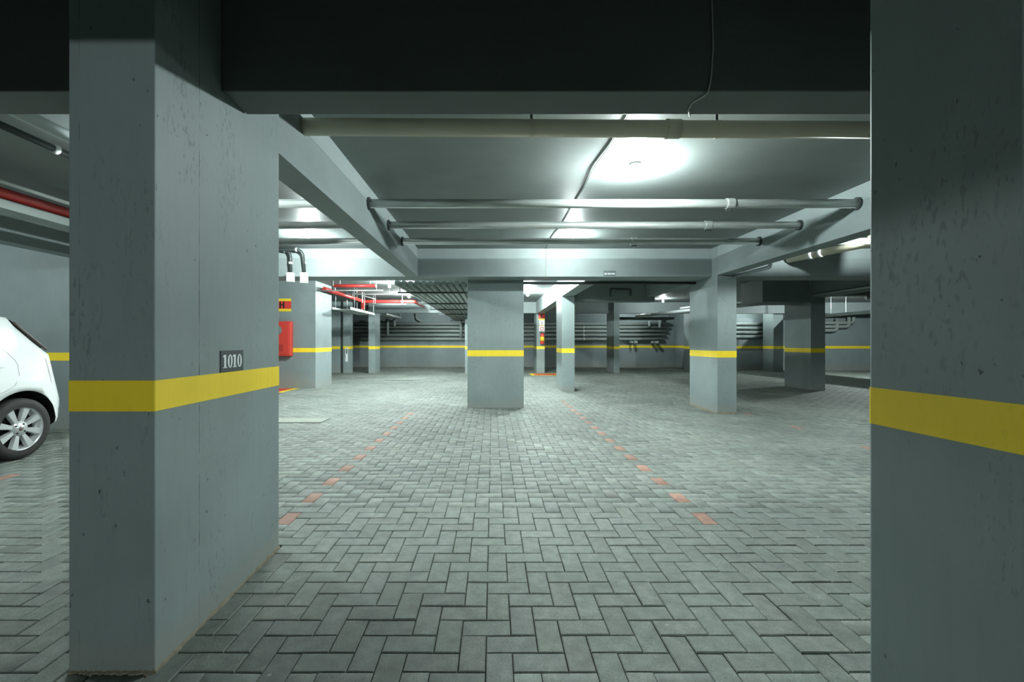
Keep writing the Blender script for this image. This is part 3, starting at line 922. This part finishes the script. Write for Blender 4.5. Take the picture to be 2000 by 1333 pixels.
# stacked wall pipes, each a thing
wp = [(2.10, 'topmost'), (1.93, 'second from the top'), (1.75, 'middle one'), (1.56, 'fourth from the top'), (1.36, 'lowest')]
for z, nm in wp:
    e = empty('wall_pipe', 'grey horizontal pipe along the back wall, ' + nm + ' of five', 'pipe', (0, 21.62, z), 'stacked pipes on the back wall')
    x1 = 8.6 - (2.2 - z) * 0.4
    tube('pipe_run', [(-8.6, 0, 0), (x1, 0, 0)], 0.075, 'pvc_grey', e, 12)
    for xx in (-6.2, -3.1, 0.4, 3.65, 6.6):
        box('bracket', xx - 0.02, xx + 0.02, -0.085, 0.18, -0.085, -0.07, 'dark_steel', e)
    if nm != 'topmost':
        lathe('white_clip', [(0.075, -0.03), (0.082, -0.03), (0.082, 0.03), (0.075, 0.03)], 'X', (4.42, 0, 0), 'white_plastic', e, 12)
for k, (x, z0, z1) in enumerate(((-5.75, 1.70, 2.35), (-5.05, 1.52, 2.34), (-4.72, 1.98, 2.36), (-1.52, 1.40, 2.46), (-1.30, 1.5, 2.46), (8.05, 1.9, 2.4), (7.55, 1.95, 2.25))):
    nm = ['outermost riser on the back wall, beside the far tray', 'riser beside the far tray reaching the fourth wall pipe', 'short riser ending at the second wall pipe',
          'tall riser below the drain pipes, reaching the lowest wall pipe', 'riser tucked beside the tall one below the drain pipes', 'riser in the far corner', 'stubby riser near the far corner'][k]
    o = tube('riser_pipe', [(x, 21.44, z0), (x, 21.44, z1)], 0.065, 'pvc_grey', None, 12)
    tag(o, 'grey ' + nm, 'pipe', 'risers on the back wall')
tag(tube('drain_pipe', bend([(-3.70, 21.66, 2.42 + 0.3), (-3.70, 21.66, 2.36), (-3.36, 21.66, 2.16)], 0.08), 0.055, 'pvc_grey', None, 12), 'grey pipe coming down the back wall with a slanting end', 'pipe')
for k, (x, s) in enumerate(((6.72, 1), (6.92, 1.25), (7.75, 1), (7.95, 1.25))):
    o = lathe('pipe_stub', [(0.001, -0.16), (0.055 * s, -0.16), (0.055 * s, 0.02), (0.062 * s, 0.02), (0.062 * s, 0.1)], 'Y', (x, 21.56, 1.20), 'pvc_grey', None, 14)
    tag(o, ['small', 'large', 'small', 'large'][k] + ' capped pipe end poking out below the wall pipes, ' + ('nearer the thin column' if k < 2 else 'nearer the far corner'), 'pipe')
# right back wall pipes
for k, z in enumerate((1.98, 1.80, 1.62, 1.44)):
    e = empty('wall_pipe', 'grey pipe on the back wall between two far columns, ' + ['topmost', 'second', 'third', 'lowest'][k] + ' of four', 'pipe', (9.3, 18.82, z), 'pipes on the recessed back wall')
    tube('pipe_run', [(0, 0, 0), (2.1, 0, 0)], 0.07, 'pvc_grey', e, 12)
for k, (z, x1) in enumerate(((2.02, 15.2), (1.86, 15.0), (1.70, 14.5))):
    e = empty('wall_pipe', 'dark pipe bunched beyond the capped column, ' + ['upper', 'middle', 'lower'][k] + ' of three', 'pipe', (12.5, 18.75, z), 'dark pipes beyond the capped column')
    tube('pipe_run', bend([(0, 0, 0), (x1 - 12.5, 0, 0), (x1 - 12.5, 0, 0.5)], 0.15), 0.07, 'pvc_grey', e, 12)
tray(11.8, 12.3, 12.3, 18.5, 2.13, 'far tray running beyond the capped column')
tag(tube('conduit_pipe', [(7.938, 9.0, 2.36), (7.938, 11.09, 2.36)], 0.03, 'tray', None, 10), 'pale pipe beside the beam at the capped column', 'pipe')
tag(tube('conduit_pipe', [(9.3, 11.1, 2.30), (12.5, 10.4, 2.36)], 0.05, 'tray', None, 12), 'pale pipe emerging behind the capped column', 'pipe')

# floor covers
o = box('drain_cover', -3.75, -2.52, 6.55, 6.92, 0.0, 0.012, 'cover'); tag(o, 'pale concrete slab set in the paving beside the thick pillar', 'cover')
e = empty('drain_grate', 'thin dark drain line across the far bright paving', 'grate', (-2.8, 13.9, 0.003))
box('frame', -0.55, 0.55, -0.06, 0.06, 0, 0.004, 'dark_steel', e)
sl = [(-0.5 + 0.1 * i, -0.46 + 0.1 * i, -0.045, 0.045, 0.004, 0.007) for i in range(10)]
box('bars', *sl[0], 'conduit', e, boxes=sl[1:])

# ------------------------------------------------------------------ white car
def build_car():
    cx, yr = -5.59, 5.03            # centre line and rearmost point
    car = empty('car', 'white hatchback parked beside the thick pillar, seen from its rear wheel', 'car', (cx, 3.0, 0))
    def L(x, y, z): return (x - cx, y - 3.0, z)
    st = [
        (0.00, [(.0, .36), (.55, .36), (.62, .45), (.63, .53), (.60, .61), (.42, .63), (0, .635)]),
        (0.05, [(.0, .30), (.68, .31), (.74, .45), (.745, .56), (.71, .655), (.5, .68), (0, .69)]),
        (0.11, [(.0, .28), (.735, .29), (.785, .45), (.785, .61), (.745, .78), (.54, .81), (0, .82)]),
        (0.19, [(.0, .27), (.765, .28), (.812, .47), (.81, .71), (.765, 1.05), (.6, 1.085), (0, 1.10)]),
        (0.32, [(.0, .27), (.78, .27), (.83, .50), (.828, .78), (.738, 1.17), (.6, 1.215), (0, 1.235)]),
        (0.45, [(.0, .26), (.79, .26), (.838, .50), (.836, .81), (.69, 1.32), (.57, 1.365), (0, 1.385)]),
        (0.50, [(.0, .26), (.79, .26), (.84, .50), (.838, .82), (.665, 1.405), (.55, 1.44), (0, 1.455)]),
        (0.62, [(.0, .25), (.795, .25), (.84, .50), (.84, .83), (.655, 1.415), (.54, 1.455), (0, 1.472)]),
        (1.10, [(.0, .24), (.80, .24), (.84, .50), (.84, .85), (.645, 1.425), (.53, 1.475), (0, 1.495)]),
        (1.90, [(.0, .23), (.80, .23), (.84, .50), (.84, .87), (.635, 1.43), (.53, 1.485), (0, 1.505)]),
        (2.50, [(.0, .23), (.80, .23), (.84, .50), (.84, .88), (.65, 1.36), (.53, 1.415), (0, 1.435)]),
        (3.10, [(.0, .23), (.80, .23), (.835, .50), (.83, .86), (.75, .95), (.5, .99), (0, 1.005)]),
        (3.60, [(.0, .24), (.78, .24), (.82, .45), (.81, .70), (.72, .85), (.45, .895), (0, .91)]),
        (3.90, [(.0, .26), (.70, .27), (.74, .42), (.73, .58), (.65, .73), (.4, .765), (0, .78)]),
        (4.03, [(.0, .32), (.48, .33), (.54, .42), (.54, .52), (.5, .60), (.3, .63), (0, .64)]),
    ]
    A = np.array([[(w, z) for w, z in s[1]] for s in st])           # stations x points x (w, z)
    sv = np.array([s[0] for s in st])
    # refine across the section (points) keeping the original ones
    def refine(a):
        n = a.shape[1]; out = []
        for i in range(n - 1):
            p0, p1, p2, p3 = a[:, max(i - 1, 0)], a[:, i], a[:, i + 1], a[:, min(i + 2, n - 1)]
            for t in (0.0, 0.25, 0.5, 0.75):
                sharp = 0.55
                m1, m2 = (p2 - p0) * 0.5 * sharp, (p3 - p1) * 0.5 * sharp
                h = lambda t: (2*t**3 - 3*t**2 + 1) * p1 + (t**3 - 2*t**2 + t) * m1 + (-2*t**3 + 3*t**2) * p2 + (t**3 - t**2) * m2
                out.append(h(t))
        out.append(a[:, -1])
        return np.stack(out, 1)
    A = refine(A)
    # linear refinement along the length
    ss, rows = [], []
    for i in range(len(sv) - 1):
        for t in (0.0, 0.5):
            ss.append(sv[i] * (1 - t) + sv[i + 1] * t); rows.append(A[i] * (1 - t) + A[i + 1] * t)
    ss.append(sv[-1]); rows.append(A[-1])
    A = np.array(rows); ns, npt = A.shape[:2]
    def hw(s, z):
        k = min(max(np.searchsorted(ss, s), 1), ns - 1)
        t = (s - ss[k - 1]) / (ss[k] - ss[k - 1])
        row = A[k - 1] * (1 - t) + A[k] * t
        side = row[4:]
        zz = side[:, 1]; j = np.searchsorted(zz, z); j = min(max(j, 1), len(zz) - 1)
        u = (z - zz[j - 1]) / max(1e-6, zz[j] - zz[j - 1])
        return float(side[j - 1, 0] * (1 - u) + side[j, 0] * u)
    verts, faces = [], []
    ring = 2 * npt - 2
    for i in range(ns):
        y = yr - ss[i]
        for k in range(npt): verts.append(L(cx + A[i, k, 0], y, A[i, k, 1]))
        for k in range(npt - 2, 0, -1): verts.append(L(cx - A[i, k, 0], y, A[i, k, 1]))
    for i in range(ns - 1):
        for k in range(ring):
            k2 = (k + 1) % ring
            faces.append((i * ring + k, i * ring + k2, (i + 1) * ring + k2, (i + 1) * ring + k))
    faces.append(tuple(range(ring))[::-1]); faces.append(tuple((ns - 1) * ring + k for k in range(ring)))
    body = raw('body', verts, faces, 'car_paint', car, True)
    bmx = bmesh.new(); bmx.from_mesh(body.data); bmesh.ops.recalc_face_normals(bmx, faces=bmx.faces[:]); bmx.to_mesh(body.data); bmx.free()
    # wheel arches
    WR = 0.309
    wheels = [(yr - 0.515, 0.309), (yr - 0.515 - 2.51, 0.309)]
    for (wy, wz) in wheels:
        for s in (-1, 1):
            bm = bmesh.new()
            mtx = Matrix.Translation(L(cx + s * 0.80, wy, wz + 0.012)) @ Matrix.Rotation(math.pi / 2, 4, 'Y')
            bmesh.ops.create_cone(bm, cap_ends=True, segments=48, radius1=0.372, radius2=0.372, depth=0.52, matrix=mtx)
            cm = bpy.data.meshes.new('cutter'); bm.to_mesh(cm); bm.free()
            co = bpy.data.objects.new('cutter', cm); COL.objects.link(co); co.parent = car
            md = body.modifiers.new('arch', 'BOOLEAN'); md.operation = 'DIFFERENCE'; md.object = co; md.solver = 'EXACT'
    bpy.context.view_layer.update()
    dg = bpy.context.evaluated_depsgraph_get()
    nm = bpy.data.meshes.new_from_object(body.evaluated_get(dg))
    body.modifiers.clear(); body.data = nm
    # black inside the arches
    if len(nm.materials) < 2: nm.materials.append(M['black'])
    for p in nm.polygons:
        c = p.center
        for (wy, wz) in wheels:
            r = math.hypot(c.y - (wy - 3.0), c.z - wz - 0.012)
            if (0.33 < r < 0.378 and abs(p.normal.x) < 0.3) or (r < 0.378 and abs(c.x) < 0.62 and c.z > 0.2):
                p.material_index = 1; p.use_smooth = False
    for o in [o for o in bpy.data.objects if o.name.startswith('cutter')]:
        bpy.data.objects.remove(o)
    # panels that follow the side
    def side_panel(name, sz, mat, off=0.004, side=1, smooth=False):
        """sz: outline points (s, z), convex"""
        n = len(sz)
        cs = sum(p[0] for p in sz) / n; cz = sum(p[1] for p in sz) / n
        pts = []
        for k in range(n):
            a, b = sz[k], sz[(k + 1) % n]
            for t in (0, .33, .66): pts.append((a[0] * (1 - t) + b[0] * t, a[1] * (1 - t) + b[1] * t))
        vs = [L(cx + side * (hw(s, z) + off), yr - s, z) for s, z in [(cs, cz)] + pts]
        m_ = len(pts)
        return raw(name, vs, [(0, 1 + i, 1 + (i + 1) % m_) for i in range(m_)], mat, car, smooth)
    for sd in (1, -1):
        side_panel('side_window', [(0.70, 1.14), (0.86, 1.36), (1.42, 1.38), (1.44, 0.96), (0.95, 0.97), (0.72, 1.09)], 'glass_dark', 0.004, sd)
        side_panel('side_window', [(1.52, 0.96), (1.52, 1.38), (2.30, 1.33), (2.72, 1.02), (2.70, 0.95)], 'glass_dark', 0.004, sd)
    # rear window with trim
    vs, fs = [], []
    gs = [(0.215, 1.115), (0.33, 1.245), (0.42, 1.345), (0.475, 1.405)]
    for s, z in gs:
        w = hw(s, z - 0.055)
        for u in (-1, -0.93, -0.6, 0, 0.6, 0.93, 1):
            bulge = 0.028 * (1 - abs(u) ** 3) + 0.012
            vs.append(L(cx + u * (w + 0.004), yr - s + bulge * 0.8, z + bulge * 0.5 - (0.03 if abs(u) == 1 else 0)))
    for i in range(len(gs) - 1):
        for k in range(6): fs.append((i * 7 + k, i * 7 + k + 1, (i + 1) * 7 + k + 1, (i + 1) * 7 + k))
    rw = raw('rear_window', vs, fs, 'glass_dark', car, True)
    for sd in (1, -1):
        tube('window_trim', [L(cx + sd * (hw(s, z - 0.055) - 0.02), yr - s + 0.026, z - 0.012) for s, z in gs], 0.012, 'trim_grey', car, 8)
    # windscreen and headlights
    vs, fs = [], []
    for s_, z_, w_ in ((2.52, 1.405, 0.56), (2.72, 1.275, 0.63), (2.92, 1.135, 0.68), (3.06, 1.035, 0.70)):
        for u in (-1, -0.5, 0, 0.5, 1):
            vs.append(L(cx + u * w_, yr - s_ - 0.012, z_ + 0.03 - 0.035 * u * u))
    for i in range(3):
        for k in range(4): fs.append((i * 5 + k, i * 5 + k + 1, i * 5 + k + 6, i * 5 + k + 5))
    raw('windscreen', vs, fs, 'glass_dark', car, True)
    # spoiler lip
    vs = []
    prof = [(0.40, 1.445), (0.43, 1.47), (0.60, 1.480), (0.62, 1.455), (0.46, 1.425)]
    us = (-0.66, -0.6, -0.3, 0, 0.3, 0.6, 0.66)
    for u in us:
        drop = 0.055 * (abs(u) / 0.66) ** 2.2
        for s, z in prof: vs.append(L(cx + u, yr - s - 0.085 - 0.02 * abs(u), z - drop))
    m_ = len(prof)
    fs = [(i * m_ + k, i * m_ + (k + 1) % m_, (i + 1) * m_ + (k + 1) % m_, (i + 1) * m_ + k) for i in range(len(us) - 1) for k in range(m_)]
    fs += [tuple(range(m_))[::-1], tuple((len(us) - 1) * m_ + k for k in range(m_))]
    raw('spoiler', vs, fs, 'car_paint', car, True)
    # seams, handle, lamp
    for sd in (1, -1):
        def path(pp, off=0.0008): return [L(cx + sd * (hw(s, z) + off), yr - s, z) for s, z in pp]
        tube('door_seam', path([(0.82, 1.34), (0.71, 1.22), (0.62, 1.10), (0.555, 1.01), (0.54, 0.96), (0.55, 0.86), (0.60, 0.76), (0.70, 0.70), (0.82, 0.67)]), 0.0016, 'plate_grey', car, 5)
        tube('door_seam', path([(1.48, 1.38), (1.48, 1.0), (1.47, 0.6), (1.47, 0.30)]), 0.0028, 'plate_grey', car, 5)
        h = side_panel('door_handle', [(0.66, 0.945), (0.68, 0.975), (0.86, 0.975), (0.86, 0.945)], 'car_paint', 0.022, sd)
        side_panel('tail_light', [(0.135, 0.74), (0.20, 1.0), (0.235, 1.02), (0.20, 0.74)], 'car_paint', 0.003, sd)
    # wheels
    for wi, (wy, wz) in enumerate(wheels):
        for sd in (1, -1):
            ctr = L(cx + sd * 0.735, wy, wz)
            T = 0.09 * sd
            ty = lathe('tyre', [(0.215, -T), (0.245, -T * 1.05), (0.285, -T), (0.303, -T * 0.78), (WR, -T * 0.4), (WR, T * 0.4), (0.303, T * 0.78), (0.285, T), (0.245, T * 1.05), (0.215, T)], 'X', ctr, 'rubber', car, 48)
            rim = lathe('rim', [(0.150, -T * 0.2), (0.195, -T * 0.2), (0.205, T * 0.7), (0.217, T * 0.95), (0.222, T * 0.95), (0.222, T * 0.6), (0.21, -T * 0.9)], 'X', ctr, 'alloy', car, 48)
            lathe('brake_disc', [(0.001, 0), (0.20, 0), (0.20, 0.01)], 'X', (ctr[0] - sd * 0.01, ctr[1], ctr[2]), 'black', rim, 32)
            hub = lathe('hub', [(0.001, T * 0.86), (0.03, T * 0.86), (0.036, T * 0.80), (0.075, T * 0.72), (0.078, T * 0.4), (0.05, T * 0.1)], 'X', ctr, 'alloy', rim, 28)
            lathe('hub_cap', [(0.001, T * 0.92), (0.020, T * 0.92), (0.024, T * 0.84)], 'X', ctr, 'trim_grey', rim, 20)
            for k in range(8):
                a = 2 * math.pi * (k + 0.5) / 8 + 0.1
                er = Vector((0, math.cos(a), math.sin(a))); et = Vector((0, -math.sin(a), math.cos(a)))
                vs = []
                for (r, w, h0, h1) in ((0.06, 0.020, 0.70, 0.35), (0.13, 0.030, 0.80, 0.4), (0.208, 0.040, 0.86, 0.5)):
                    for (ww, hh) in ((-w, h1), (-w * 0.75, h0), (w * 0.75, h0), (w, h1)):
                        vs.append(Vector(ctr) + er * r + et * ww + Vector((T * hh, 0, 0)))
                fs = []
                for i in range(2):
                    for q in range(3): fs.append((i * 4 + q, i * 4 + q + 1, i * 4 + q + 5, i * 4 + q + 4))
                fs += [(0, 1, 2, 3), (8, 9, 10, 11)]
                raw('spoke', vs, fs, 'alloy', rim)
            for k in range(4):
                a = 2 * math.pi * (k + 0.5) / 4 + 0.15
                c2 = (ctr[0], ctr[1] + 0.052 * math.cos(a), ctr[2] + 0.052 * math.sin(a))
                lathe('lug_hole', [(0.001, T * 0.81), (0.0095, T * 0.81), (0.0095, T * 0.6)], 'X', c2, 'black', rim, 10)
    return car
build_car()
